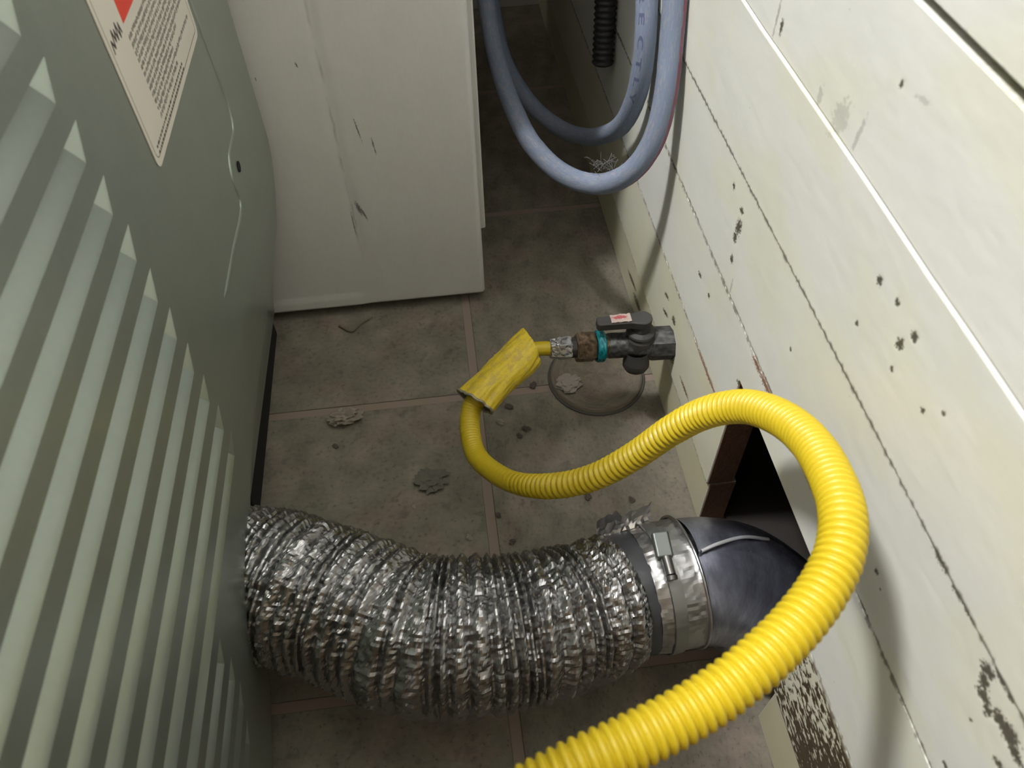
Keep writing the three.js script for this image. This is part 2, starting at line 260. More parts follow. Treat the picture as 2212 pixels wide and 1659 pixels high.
    for (let s = 0; s < zs2.length - 1; s++) quad(pt(s === 0 ? l.z0 : zs2[s], l.yU), pt(s === zs2.length - 2 ? l.z1 : zs2[s + 1], l.yU), first(s, 0), first(s + 1, 0));
    for (const [s, zc] of [[0, l.z0], [zs2.length - 1, l.z1]]) {
      const U = pt(zc, l.yU), Lc = pt(zc, l.yL), Lp = first(s, N);
      for (let i = 0; i < N; i++) tri.push(...U, ...first(s, i), ...first(s, i + 1));
      tri.push(...U, ...Lp, ...Lc);
    }
    const tg = new THREE.BufferGeometry(); tg.setAttribute('position', new THREE.Float32BufferAttribute(tri, 3)); tg.computeVertexNormals(); parts.push(tg);
    for (const q of parts) q.setAttribute('uv', new THREE.Float32BufferAttribute(Array.from({ length: q.attributes.position.count }, (_, i) => [q.attributes.position.getZ(i), q.attributes.position.getY(i)]).flat(), 2));
    mesh('louver', mergeGeometries(parts), dryerPaint, panel);
  }
  // pressed bead that runs down, jogs round the screw and turns back
  const bead = [[-.5564, .406], [-.5601, .374], [-.562, .336], [-.555, .3243], [-.536, .3235], [-.5224, .3231], [-.513, .316], [-.5108, .3084], [-.5095, .289], [-.4566, .289], [-.3998, .292], [-.3937, .2958]].map(q => V(DX - 0.0012, q[1], q[0]));
  bead.unshift(V(DX - 0.0012, 0.835, -0.553), V(DX - 0.0012, 0.6, -0.553), V(DX - 0.0012, 0.46, -0.554));
  mesh('embossed_bead', sweep(bead, 260, 10, (t) => 0.0026 * Math.min(1, (1 - t) * 30 + 0.05)), dryerPaint, panel);
  mesh('screw_hole', along(cyl(0.0042, 0.0042, 0.0016, 24), V(DX - 0.0008, .3041, -.5359), V(DX + 0.0006, .3041, -.5359)), std({ color: 0x050505, roughness: 0.9 }), panel);
  // cabinet and feet
  mesh('cabinet', box(-0.86, -0.228, 0.034, 0.848, zF, zN, 0.008), dryerPaint, g);
  mesh('control_console', box(-0.86, -0.74, 0.84, 0.95, zF + 0.01, zN - 0.01, 0.015), dryerPaint, g);
  for (const x of [-0.79, -0.29]) for (const z of [-0.6, -0.03]) mesh('foot', cyl(0.018, 0.022, 0.036).translate(x, 0.018, z), std({ color: 0x0c0c0c, roughness: 0.8 }), g);
  mesh('exhaust_collar', lathe([[0.050, 0], [0.050, 0.03], [0.046, 0.03], [0.046, 0]], V(-0.232, 0.112, -0.285), V(-0.2, 0.112, -0.285)), std({ color: rgb(0.6, 0.6, 0.6), metalness: 1, roughness: 0.35 }), g);
  mesh('shade_gap_rail', box(-0.226, -0.2085, 0.001, 0.031, -0.652, -0.408, 0.001), std({ color: 0x060606, roughness: 0.9 }), g);  // black rail whose colour also stands for the shaded gap under the cabinet
  // printed notice
  const cv = document.createElement('canvas'); cv.width = 1024; cv.height = 1400; const c = cv.getContext('2d');
  const lz0 = -0.388, lz1 = -0.546, ly0 = 0.404, ly1 = 0.62; const px = z => (lz0 - z) / (lz0 - lz1) * 1024, py = y => (ly1 - y) / (ly1 - ly0) * 1400;
  c.fillStyle = '#cfcabf'; c.fillRect(0, 0, 1024, 1400);
  c.fillStyle = '#d8412f'; c.fillRect(px(-0.4205), py(0.6), px(-0.535) - px(-0.4205), py(0.4705) - py(0.6)); c.fillStyle = '#cfcabf'; c.fillRect(px(-0.45), py(0.592), px(-0.54) - px(-0.45), py(0.477) - py(0.592)); c.fillRect(px(-0.426), py(0.585), px(-0.45) - px(-0.426), py(0.482) - py(0.585));
  c.strokeStyle = '#6b665c'; c.lineWidth = 4; c.beginPath(); c.roundRect(px(-0.3915), py(0.59), px(-0.5415) - px(-0.3915), py(0.4085) - py(0.59), 26); c.stroke();
  const q = rng(77); c.fillStyle = '#4a463f';
  for (let y = 0.464; y > 0.416; y -= 0.0041) { const end = q() < 0.3 ? -0.47 - 0.05 * q() : -0.533; let z = -0.4205; while (z > end) { const w = 0.0012 + 0.0036 * q(); let zz = z; while (zz > z - w) { c.fillRect(px(zz), py(y) + (q() * 6 - 3), 5, 11 + q() * 7); zz -= 0.0011; } z -= w + 0.0012; } }
  for (let y = 0.4135; y > 0.4095; y -= 0.0034) { let z = -0.397; while (z > -0.49) { const w = 0.001 + 0.003 * q(); c.fillRect(px(z), py(y), w / 0.158 * 1024, 10); z -= w + 0.001; } }
  c.strokeStyle = '#26231f'; c.lineWidth = 9; c.lineJoin = 'round'; c.beginPath(); const scr = [[-.3945, .4675], [-.3955, .4735], [-.3985, .469], [-.4005, .4765], [-.4025, .4705], [-.4045, .475], [-.4065, .4695], [-.4085, .4765], [-.411, .4685], [-.413, .4745], [-.4145, .469]]; scr.forEach((s, i) => i ? c.lineTo(px(s[0]), py(s[1])) : c.moveTo(px(s[0]), py(s[1]))); c.stroke();
  const ct = new THREE.CanvasTexture(cv); ct.colorSpace = THREE.SRGBColorSpace;
  const sh = new THREE.Shape(); const w = 0.158, h = 0.216, r = 0.007; sh.moveTo(r, 0); sh.lineTo(w - r, 0); sh.quadraticCurveTo(w, 0, w, r); sh.lineTo(w, h - r); sh.quadraticCurveTo(w, h, w - r, h); sh.lineTo(r, h); sh.quadraticCurveTo(0, h, 0, h - r); sh.lineTo(0, r); sh.quadraticCurveTo(0, 0, r, 0);
  const lg = new THREE.ExtrudeGeometry(sh, { depth: 0.0004, bevelEnabled: false }); const lu = lg.attributes.uv, lp = lg.attributes.position; for (let i = 0; i < lp.count; i++) lu.setXY(i, lp.getX(i) / w, lp.getY(i) / h);
  lg.applyMatrix4(new THREE.Matrix4().makeBasis(V(0, 0, -1), V(0, 1, 0), V(1, 0, 0))); lg.translate(DX + 0.0002, ly0, lz0);
  const lm = mesh('notice_label', lg, std({ map: ct, roughness: 0.55 }), g); lm.userData.label = 'white printed notice with red bar and pen scribble';
}

// ---------------------------------------------------------------- washer
{
  const g = thing('washing_machine', 'white washing machine side panel with scuffs standing beyond the dryer', 'washer');
  const X0 = -0.66, X1 = 0.037, Y0 = 0.012, Y1 = 0.94, ZF = -0.673, ZB = -1.33;
  const marks = [[-0.089, 0.151, .0022, .009, .25], [-0.085, 0.144, .0012, .009, .3], [-0.0749, 0.2421, .0007, .013, .15], [-0.0629, 0.2258, .0007, .006, .1], [-0.062, 0.218, .0006, .004, .1], [-0.117, .31, .0008, .003, .2], [-0.098, .13, .0006, .02, .02], [-0.155, .3, .0005, .002, 0]];
  const wt = dataTex(1024, 1024, (u, v) => {
    const x = u * 0.42 - 0.36, y = v * 0.42; let c = 0.835 + 0.012 * fbm(x * 30, y * 14, 3) + 0.01 * fbm(x * 200, y * 60, 2); let m = 0;
    for (const k of marks) { const dx = x - k[0], dy = y - k[1], ca = Math.cos(k[4]), sa = Math.sin(k[4]); const d = Math.hypot((dx * ca + dy * sa) / k[2], (-dx * sa + dy * ca) / k[3]); if (d < 2) m = Math.max(m, smooth(1.15, 0.5, d + 0.8 * fbm(x * 900, y * 500, 2))); }
    const st = smooth(0.002, 0.0002, Math.abs(x + 0.0965 + 0.006 * (y - 0.2) + 0.0008 * n2(y * 40, 3))) * smooth(0.08, 0.13, y) * clamp(0.16 + 0.3 * fbm(y * 26, 5, 3)); m = Math.max(m, st);
    m *= 0.75; return [lerp(c, 0.34, m), lerp(c * 0.996, 0.34, m), lerp(c * 0.985, 0.33, m)];
  }, true);
  const white = std({ map: wt, roughness: 0.42 }), plain = std({ color: rgb(0.6, 0.595, 0.57), roughness: 0.42 });
  // side sheet with a pressed vertical crease and a raised band along the bottom
  const xs = []; for (let x = X0; x < -0.14; x += 0.02) xs.push(x); for (let x = -0.14; x < -0.06; x += 0.0015) xs.push(x); for (let x = -0.06; x < X1 - 0.007; x += 0.01) xs.push(x); for (let i = 0; i <= 6; i++) xs.push(X1 - 0.006 + 0.006 * Math.sin(i / 6 * Math.PI / 2));
  const ysW = []; for (let i = 0; i <= 4; i++) ysW.push(Y0 + 0.005 * i / 4); for (let y = Y0 + 0.008; y < 0.13; y += 0.004) ysW.push(y); for (let y = 0.14; y < Y1; y += 0.04) ysW.push(y); ysW.push(Y1);
  const dep = (x, y) => {
    let z = 0; const cx = -0.0955; z -= 0.0007 * smooth(0.009, 0, Math.abs(x - cx)) * smooth(0.06, 0.13, y); z += 0.0006 * smooth(cx - 0.008, cx + 0.008, x) * smooth(0.05, 0.13, y);
    z += 0.0012 * smooth(0.033, 0.0265, y) * smooth(-0.095, -0.115, x);
    if (x > X1 - 0.006) { const t = (x - X1 + 0.006) / 0.006; z -= 0.006 * (1 - Math.sqrt(Math.max(0, 1 - t * t))); }
    z -= 0.003 * smooth(Y0 + 0.004, Y0, y); return z;
  };
  const pos = [], uv = [], idx = []; for (const y of ysW) for (const x of xs) { pos.push(x, y, ZF + dep(x, y)); uv.push((x + 0.36) / 0.42, y / 0.42); }
  for (let j = 0; j < ysW.length - 1; j++) for (let i = 0; i < xs.length - 1; i++) { const a = j * xs.length + i, b = a + 1, c = a + xs.length, d = c + 1; idx.push(a, b, c, c, b, d); }
  const sg = new THREE.BufferGeometry(); sg.setAttribute('position', new THREE.Float32BufferAttribute(pos, 3)); sg.setAttribute('uv', new THREE.Float32BufferAttribute(uv, 2)); sg.setIndex(idx); sg.computeVertexNormals();
  mesh('side_panel', sg, white, g);
  mesh('cabinet', box(X0, X1 - 0.0005, Y0 + 0.001, Y1, ZB, ZF - 0.0065, 0.003), plain, g);
  mesh('rear_flange', box(X1 - 0.002, X1 + 0.0055, 0.10, Y1 - 0.01, ZF - 0.020, ZF - 0.0115, 0.002), plain, g);
  mesh('rear_panel', box(X1 - 0.002, X1 + 0.003, 0.10, Y1 - 0.01, ZB + 0.01, ZF - 0.024, 0.001), std({ color: rgb(0.35, 0.35, 0.34), roughness: 0.5, metalness: 0.3 }), g);
  mesh('lid', box(X0, X1 - 0.16, Y1, Y1 + 0.03, ZB, ZF, 0.012), plain, g);
  mesh('control_console', box(X1 - 0.15, X1, Y1, Y1 + 0.16, ZB, ZF, 0.015), plain, g);
  for (const x of [-0.6, -0.03]) for (const z of [-1.27, -0.735]) mesh('foot', cyl(0.016, 0.02, 0.014).translate(x, 0.007, z), std({ color: 0x0c0c0c, roughness: 0.8 }), g);
}

// ---------------------------------------------------------------- unseen pine cupboard and shelf, both added to shade the ends of the gap
const pine = std({ color: rgb(0.42, 0.30, 0.19), roughness: 0.7 });
{
  const g = thing('added_shade_cupboard', 'added unseen pine cupboard that shades the near end of the gap', 'cupboard');
  mesh('carcass', box(-0.15, 0.195, 0.0, 1.0, 0.095, 0.40, 0.004), pine, g);
  const d = mesh('door', box(-0.146, 0.191, 0.02, 0.985, 0.078, 0.095, 0.003), pine, g);
  mesh('knob', new THREE.SphereGeometry(0.011, 16, 12).translate(-0.115, 0.45, 0.069), pine, d);
}
{
  const g = thing('added_shade_shelf', 'added unseen pine shelf on brackets that shades the gap behind the washer', 'shelf');
  mesh('shelf_board', box(-0.16, WX - 0.004, 1.30, 1.322, -1.41, -0.70, 0.003), pine, g);
  for (const z of [-1.25, -0.85]) { mesh('bracket', box(WX - 0.022, WX - 0.004, 1.12, 1.30, z - 0.012, z + 0.012, 0.002), pine, g); mesh('bracket_arm', box(-0.1, WX - 0.022, 1.278, 1.30, z - 0.012, z + 0.012, 0.002), pine, g); }
}
// ---------------------------------------------------------------- gas valve on the wall
const dirt = dataTex(256, 256, (u, v) => { const c = 0.72 + 0.4 * fbm(u * 9, v * 9, 4); return [c, c, c]; }, true);
{
  const ax = (x) => V(x, 0.097 + (WX - x) * 0.075, -0.492);   // axis of the assembly, rising a little away from the wall
  const g = thing('gas_valve', 'old dark grey gas shut-off valve with black lever on the board wall', 'valve');
  const iron = std({ color: rgb(0.13, 0.13, 0.125), map: dirt, roughness: 0.55, metalness: 0.55 }), ironD = std({ color: rgb(0.05, 0.048, 0.045), roughness: 0.65, metalness: 0.3 }), brassD = std({ color: rgb(0.17, 0.155, 0.11), map: dirt, roughness: 0.5, metalness: 0.6 });
  mesh('wall_hub', lathe([[0, 0.02], [0.0155, 0.018], [0.0165, 0.014], [0.0165, -0.03], [0, -0.03]], ax(WX - 0.006), ax(WX - 0.05), 8), iron, g);
  const body = mesh('body', mergeGeometries([lathe([[0, -0.014], [0.012, -0.012], [0.015, -0.004], [0.0155, 0.004], [0.012, 0.013], [0, 0.015]], ax(0.176), ax(0.1), 28), lathe([[0.0125, 0], [0.0125, 0.026], [0.0115, 0.028], [0, 0.028]], ax(0.168), ax(0.1), 28)]), iron, g);
  mesh('thread', lathe(Array.from({ length: 15 }, (_, i) => [0.0098 + (i % 2) * 0.001, i * 0.0011]).concat([[0, 0.0155]]), ax(0.142), ax(0.1), 28), brassD, g);
  const st = ax(0.172);
  mesh('stem', lathe([[0.0145, 0.000], [0.0145, 0.012], [0.013, 0.0135], [0.0125, 0.016], [0.014, 0.017], [0.0135, 0.019], [0.009, 0.021], [0.0085, 0.034], [0, 0.034]], st, V(st.x, st.y + 0.1, st.z - 0.004), 28), ironD, g);
  mesh('bottom_cap', lathe([[0, -0.0245], [0.006, -0.0238], [0.0105, -0.0212], [0.0128, -0.017], [0.0128, -0.0125], [0.0112, -0.008], [0.0112, 0]], V(st.x - 0.004, st.y, st.z + 0.008), V(st.x - 0.004, st.y + 0.1, st.z - 0.012), 28), ironD, g);
  const lever = new THREE.Shape(); lever.absarc(0, 0, 0.0078, -Math.PI / 2 - 0.3, Math.PI / 2 + 0.3, false); lever.lineTo(-0.012, 0.0050); lever.lineTo(-0.040, 0.0044); lever.quadraticCurveTo(-0.0425, 0.0044, -0.0425, 0.002); lever.lineTo(-0.0425, -0.002); lever.quadraticCurveTo(-0.0425, -0.0044, -0.040, -0.0044); lever.lineTo(-0.012, -0.0050); lever.closePath();
  const lg = new THREE.ExtrudeGeometry(lever, { depth: 0.0060, bevelEnabled: true, bevelSize: 0.0012, bevelThickness: 0.0012, bevelSegments: 3 }); lg.rotateX(-Math.PI / 2); lg.rotateZ(-0.02); lg.translate(st.x, st.y + 0.029, st.z - 0.001);
  const lv = mesh('lever', lg, ironD, g);
  const tg = new THREE.BoxGeometry(0.019, 0.0006, 0.0098, 12, 1, 6), tp = tg.attributes.position; for (let i = 0; i < tp.count; i++) tp.setY(i, tp.getY(i) + 0.0008 * n2(tp.getX(i) * 200, tp.getZ(i) * 200)); tg.computeVertexNormals(); tg.translate(st.x - 0.021, st.y + 0.0377, st.z - 0.001);
  const tcv = dataTex(64, 64, (u, v) => { const red = smooth(0.1, -0.05, Math.hypot((u - 0.45) * 0.9, (v - 0.62) * 1.6) - 0.3 + 0.15 * fbm(u * 5, v * 5, 2)); const c = 0.66 + 0.1 * fbm(u * 8, v * 8, 3); return [lerp(c, 0.62, red), lerp(c * 0.9, 0.30, red), lerp(c * 0.85, 0.32, red)]; }, true);
  mesh('sticker', tg, std({ map: tcv, roughness: 0.7 }), lv).userData.label = 'faded red and white sticker on the lever';
  // brass adapter, teal thread tape, steel flare nut
  const f = thing('pipe_adapter', 'brass hexagonal pipe adapter with teal sealed band on the gas valve', 'fitting');
  mesh('hex_nut', lathe([[0, 0], [0.0135, 0.0004], [0.0150, 0.0022], [0.0150, 0.0175], [0.0135, 0.0192], [0, 0.0192]], ax(0.129), ax(0.05), 6), std({ color: rgb(0.27, 0.19, 0.115), map: dirt, roughness: 0.45, metalness: 0.6 }), f);
  mesh('teal_band', lathe([[0, 0], [0.0144, 0], [0.0155, 0.0012], [0.0155, 0.0072], [0.0144, 0.0084], [0, 0.0084]], ax(0.1374), ax(0.05), 32), std({ color: rgb(0.012, 0.33, 0.38), map: dirt, roughness: 0.25 }), f);
  mesh('collar', lathe([[0, 0], [0.0118, 0], [0.0118, 0.0065], [0, 0.0065]], ax(0.143), ax(0.05), 28), std({ color: rgb(0.22, 0.17, 0.10), map: dirt, roughness: 0.5, metalness: 0.6 }), f);
  mesh('nipple', lathe([[0.0098, 0], [0.0098, 0.009], [0, 0.009]], ax(0.110), ax(0.05), 28), ironD, f);
  const nutTex = dataTex(128, 128, (u, v) => { const c = 0.5 + 0.7 * fbm(u * 10, v * 7, 4); return [c, c, c]; }, false);
  mesh('flare_nut', lathe([[0, 0], [0.0108, 0.0006], [0.0116, 0.002], [0.0116, 0.012], [0.0102, 0.0142], [0.0100, 0.0205], [0.0088, 0.0215], [0, 0.0215]], ax(0.106), ax(0.05), 6), std({ color: rgb(0.55, 0.55, 0.56), roughnessMap: nutTex, bumpMap: nutTex, bumpScale: 0.0006, roughness: 0.6, metalness: 0.9 }), f);
}
// ---------------------------------------------------------------- yellow gas connector
const yellow = std({ color: rgb(0.53, 0.395, 0.013), roughness: 0.4 });
{
  const path = [[0.0905, 0.1055, -0.492], [0.076, 0.1075, -0.492], [0.060, 0.1085, -0.4895], [0.041, 0.1075, -0.4745], [0.0244, 0.106, -0.4534], [0.0125, 0.101, -0.4465], [0.0067, 0.096, -0.4426], [0.0024, 0.09, -0.4312], [0.0017, 0.0865, -0.4104], [0.005, 0.0865, -0.3922], [0.0155, 0.094, -0.3712], [0.0328, 0.1094, -0.3464], [0.0593, 0.1376, -0.3214], [0.0882, 0.1641, -0.3083], [0.1146, 0.1983, -0.301], [0.1335, 0.2377, -0.292], [0.1486, 0.2725, -0.2787], [0.1622, 0.2956, -0.2631], [0.1689, 0.319, -0.2353], [0.1694, 0.3357, -0.2079], [0.1643, 0.3503, -0.1785], [0.1574, 0.3591, -0.1546], [0.1486, 0.3613, -0.1367], [0.1363, 0.3605, -0.1221], [0.1201, 0.3598, -0.1088], [0.1012, 0.3593, -0.0967], [0.0826, 0.3572, -0.0875], [0.0631, 0.3563, -0.0802], [0.0445, 0.3565, -0.0744], [0.0248, 0.3555, -0.0691], [-0.01, 0.347, -0.058], [-0.05, 0.325, -0.04], [-0.09, 0.29, -0.022], [-0.125, 0.25, -0.008], [-0.152, 0.225, 0.0]].map(a => V(...a));
  const g = thing('gas_connector', 'yellow corrugated flexible gas hose looping from the valve', 'hose');
  const pitch = 0.0041;
  const curve = new THREE.CatmullRomCurve3(path, false, 'centripetal'); const L = curve.getLength(), per = 9, nSeg = Math.round(L / pitch * per);
  const geo = sweep(path, nSeg, 28, (t, s, th) => {
    const turns = s < 0.19 ? s / 0.0029 : 0.19 / 0.0029 + (s < 0.42 ? (s - 0.19) / 0.0054 : 0.23 / 0.0054 + (s - 0.42) / 0.0041);
    const ph = turns * Math.PI * 2, amp = lerp(lerp(0.00030, 0.00008, smooth(0.13, 0.16, s)), 0.00145, smooth(0.205, 0.27, s)) * smooth(0.0, 0.03, s - 0.022);
    const rdg = 2 * Math.pow(Math.abs(Math.cos(ph / 2)), 0.55) - 1;
    const base = lerp(0.0070, 0.0092, smooth(0.02, 0.06, s)) ;
    return base + amp * rdg - amp * 0.2 + 0.00012 * n3(Math.cos(th) * 2, Math.sin(th) * 2, s * 60);
  });
  mesh('hose', geo, yellow, g);
  mesh('end_nut', along(cyl(0.013, 0.013, 0.016, 6), V(-0.1485, 0.2285, -0.0015), V(-0.157, 0.222, 0.002)), std({ color: rgb(0.5, 0.5, 0.5), metalness: 0.9, roughness: 0.4 }), g);
}
// wrapped yellow tag
{
  const tt = dataTex(512, 256, (u, v) => {
    const a = fbm(u * 6, v * 22, 4), d = smooth(0.0, 0.45, fbm(u * 5 + 9, v * 9, 4)), l = fbm(u * 90, v * 40, 2) > 0.22 && (v * 26 % 1) < 0.4 ? 1 : 0;
    let r = 0.82 + 0.05 * a, g = 0.72 + 0.05 * a, b = 0.16 + 0.04 * a; r = lerp(r, 0.70, d * 0.6); g = lerp(g, 0.61, d * 0.6); b = lerp(b, 0.33, d * 0.6); if (l) { r *= 0.86; g *= 0.86; b *= 0.8; } return [r, g, b];
  }, true); tt.repeat.set(11, 1);
  const pts = [V(0.0668, 0.1135, -0.4915), V(0.0534, 0.1115, -0.4793), V(0.0388, 0.109, -0.4663), V(0.0221, 0.106, -0.451), V(0.009, 0.103, -0.44)];
  const shape = (inner) => (t, s, th) => {
    const w = 0.0175 + 0.001 * Math.sin(t * 7), h = 0.0135 + 0.0012 * Math.cos(t * 9), fold = 0.0016 * fbm(Math.cos(th) * 1.6 + t * 1.2, Math.sin(th) * 1.6 + 3 - t, 3) + 0.0012 * Math.abs(Math.sin(th * 2.5 + t * 2));
    const c = Math.cos(th), sn = Math.sin(th), p = 1.0; return [(h + fold) * Math.sign(c) * Math.pow(Math.abs(c), p) - inner * c, (w + fold) * Math.sign(sn) * Math.pow(Math.abs(sn), 0.92) - inner * sn, -0.008 * Math.sin(th) * (1 - t) * (1 - t) + 0.003 * t * t * t * Math.sin(th + 0.6)];
  };
  const g = thing('hose_tag', 'wrinkled yellow plastic tag wrapped round the gas hose', 'tag');
  const up = V(0, 1, 0);
  mesh('sleeve', sweep(pts, 60, 72, shape(0), { up }), std({ map: tt, roughness: 0.5, side: THREE.DoubleSide }), g);
  mesh('lining', sweep(pts, 60, 72, shape(0.0009), { up }), std({ color: rgb(0.24, 0.20, 0.14), roughness: 0.7, side: THREE.DoubleSide }), g);
  // curled dirty edge at the lower mouth
  const m = sweep(pts, 60, 72, shape(0.0002), { up }), A = m.attributes.position; const ring = []; for (let j = 0; j < 72; j += 2) { const k = 60 * 73 + j; ring.push(V(A.getX(k), A.getY(k), A.getZ(k)).addScaledVector(m.userData.T[60], 0.0008 * n2(j * 0.3, 4))); }
  const rc = new THREE.CatmullRomCurve3(ring, true); mesh('curled_edge', new THREE.TubeGeometry(rc, 120, 0.0013, 6, true), std({ color: rgb(0.30, 0.27, 0.21), roughness: 0.45, metalness: 0.3 }), g);
}
// ---------------------------------------------------------------- grey washer hoses
{
  const blue = (t) => std({ map: t, roughness: 0.72 });
  const mk = (seed, draw) => {
    const cv = document.createElement('canvas'); cv.width = 2048; cv.height = 256; const c = cv.getContext('2d'); c.fillStyle = '#6d798e'; c.fillRect(0, 0, 2048, 256); const r = rng(seed);
    for (let i = 0; i < 2600; i++) { c.fillStyle = `rgba(${150 + r() * 50 | 0},${145 + r() * 45 | 0},${145 + r() * 40 | 0},${0.05 + 0.12 * r()})`; c.fillRect(r() * 2048, r() * 256, 2 + r() * 16, 1 + r() * 4); }
    for (let i = 0; i < 500; i++) { c.fillStyle = `rgba(60,66,80,${0.05 + 0.1 * r()})`; c.fillRect(r() * 2048, r() * 256, 2 + r() * 14, 1 + r() * 3); }
    // dust and lint settled in grains on the hanging bends
    for (let i = 0; i < 5200; i++) { const x = 2048 * (0.30 + 0.42 * Math.pow(r(), 0.9)), y = 128 + (r() + r() + r() - 1.5) * 70; c.fillStyle = `rgba(${140 + r() * 34 | 0},${130 + r() * 28 | 0},${126 + r() * 26 | 0},${0.10 + 0.22 * r()})`; c.fillRect(x, y, 1.5 + r() * 7, 1 + r() * 3); }
    draw(c); const t = new THREE.CanvasTexture(cv); t.colorSpace = THREE.SRGBColorSpace; t.wrapS = t.wrapT = THREE.RepeatWrapping; return t;
  };
  const hose = (name, label, pts, tex, len) => {
    const o = thing(name, label, 'hose', undefined); const geo = sweep(pts.map(a => V(...a)), 260, 28, (t, s, th) => 0.0097 + 0.00022 * n3(Math.cos(th) * 3, Math.sin(th) * 3, s * 90) + 0.00012 * n3(Math.cos(th) * 12, Math.sin(th) * 12, s * 500), { up: V(1, 0, 0) });
    const u = geo.attributes.uv; for (let i = 0; i < u.count; i++) u.setXY(i, u.getX(i) / len, u.getY(i)); mesh('rubber_hose', geo, blue(tex), o); return [o, geo];
  };
  const FRONT = [[0.190, 0.86, -0.64], [0.191, 0.66, -0.63], [0.192, 0.5, -0.615], [0.192, 0.42, -0.60], [0.191, 0.36, -0.583], [0.188, 0.315, -0.568], [0.181, 0.277, -0.562], [0.167, 0.245, -0.567], [0.148, 0.222, -0.583], [0.131, 0.213, -0.6], [0.112, 0.207, -0.63], [0.093, 0.208, -0.676], [0.082, 0.214, -0.728], [0.074, 0.226, -0.79], [0.069, 0.255, -0.85], [0.067, 0.31, -0.885], [0.065, 0.45, -0.92], [0.058, 0.7, -0.95], [0.05, 0.82, -0.96]];
  const REAR = [[0.190, 0.86, -0.73], [0.190, 0.6, -0.70], [0.190, 0.44, -0.682], [0.190, 0.37, -0.668], [0.190, 0.32, -0.652], [0.189, 0.275, -0.652], [0.185, 0.225, -0.675], [0.177, 0.175, -0.73], [0.165, 0.143, -0.78], [0.148, 0.128, -0.822], [0.125, 0.130, -0.862], [0.105, 0.145, -0.90], [0.092, 0.165, -0.935], [0.084, 0.21, -0.965], [0.078, 0.32, -0.99], [0.070, 0.6, -1.02], [0.055, 0.82, -1.04]];
  const tF = mk(3, (c) => { c.fillStyle = 'rgba(140,72,84,0.8)'; c.fillRect(0, 212, 2048, 18); const r = rng(9); for (let i = 0; i < 160; i++) { c.fillStyle = 'rgba(124,130,150,0.6)'; c.fillRect(r() * 2048, 210 + r() * 22, 3 + r() * 14, 1 + r() * 4); } });
  const tR = mk(4, (c) => { c.fillStyle = 'rgba(44,52,88,0.5)'; c.font = 'bold 32px sans-serif'; c.translate(0, 292); c.scale(1, -1); const at = (s) => { for (const [ch, dx] of [['R', 0], ['E', 27], ['C', 53], ['T', 80], ['L', 104], ['Y', 128]]) c.fillText(ch, s + dx, 140); }; at(738); });
  const [h1] = hose('washer_hose', 'lower hanging grey-blue washer hose with a red stripe', FRONT, tF, 1.4);
  hose('washer_hose', 'upper hanging grey-blue washer hose with printed letters and no stripe', REAR, tR, 1.4);
  const dg = thing('drain_hose', 'black ribbed drain hose hanging against the board wall behind the washer', 'hose');
  mesh('ribbed_hose', sweep([V(0.1905, 0.86, -0.86), V(0.1905, 0.5, -0.835), V(0.1905, 0.32, -0.82), V(0.1895, 0.215, -0.805)], 420, 20, (t, s) => 0.0112 + 0.0011 * Math.cos(s / 0.0062 * Math.PI * 2)), std({ color: rgb(0.012, 0.012, 0.013), roughness: 0.6 }), dg);
  mesh('pipe_clip', box(0.176, WX - 0.0, 0.6, 0.615, -0.858, -0.826, 0.003), std({ color: rgb(0.3, 0.3, 0.3), metalness: 0.8, roughness: 0.5 }), dg);
  // lint caught on the lower hose
  const lint = thing('lint_tuft', 'wispy grey lint tuft caught on the lower washer hose', 'lint'); const r = rng(31), gs = [];
  for (let i = 0; i < 34; i++) { const a = V(0.148 + (r() - .5) * 0.022, 0.2335 + r() * 0.002, -0.588 + (r() - .5) * 0.02), b = a.clone().add(V((r() - .5) * 0.018, 0.003 + r() * 0.010, (r() - .5) * 0.018)), c = b.clone().add(V((r() - .5) * 0.014, (r() - .6) * 0.008, (r() - .5) * 0.014)); gs.push(new THREE.TubeGeometry(new THREE.QuadraticBezierCurve3(a, b, c), 6, 0.00022, 4)); }
  const lm = mesh('fibres', mergeGeometries(gs), std({ color: rgb(0.13, 0.127, 0.12), roughness: 1 }), lint); lm.userData.kind = 'stuff';
}
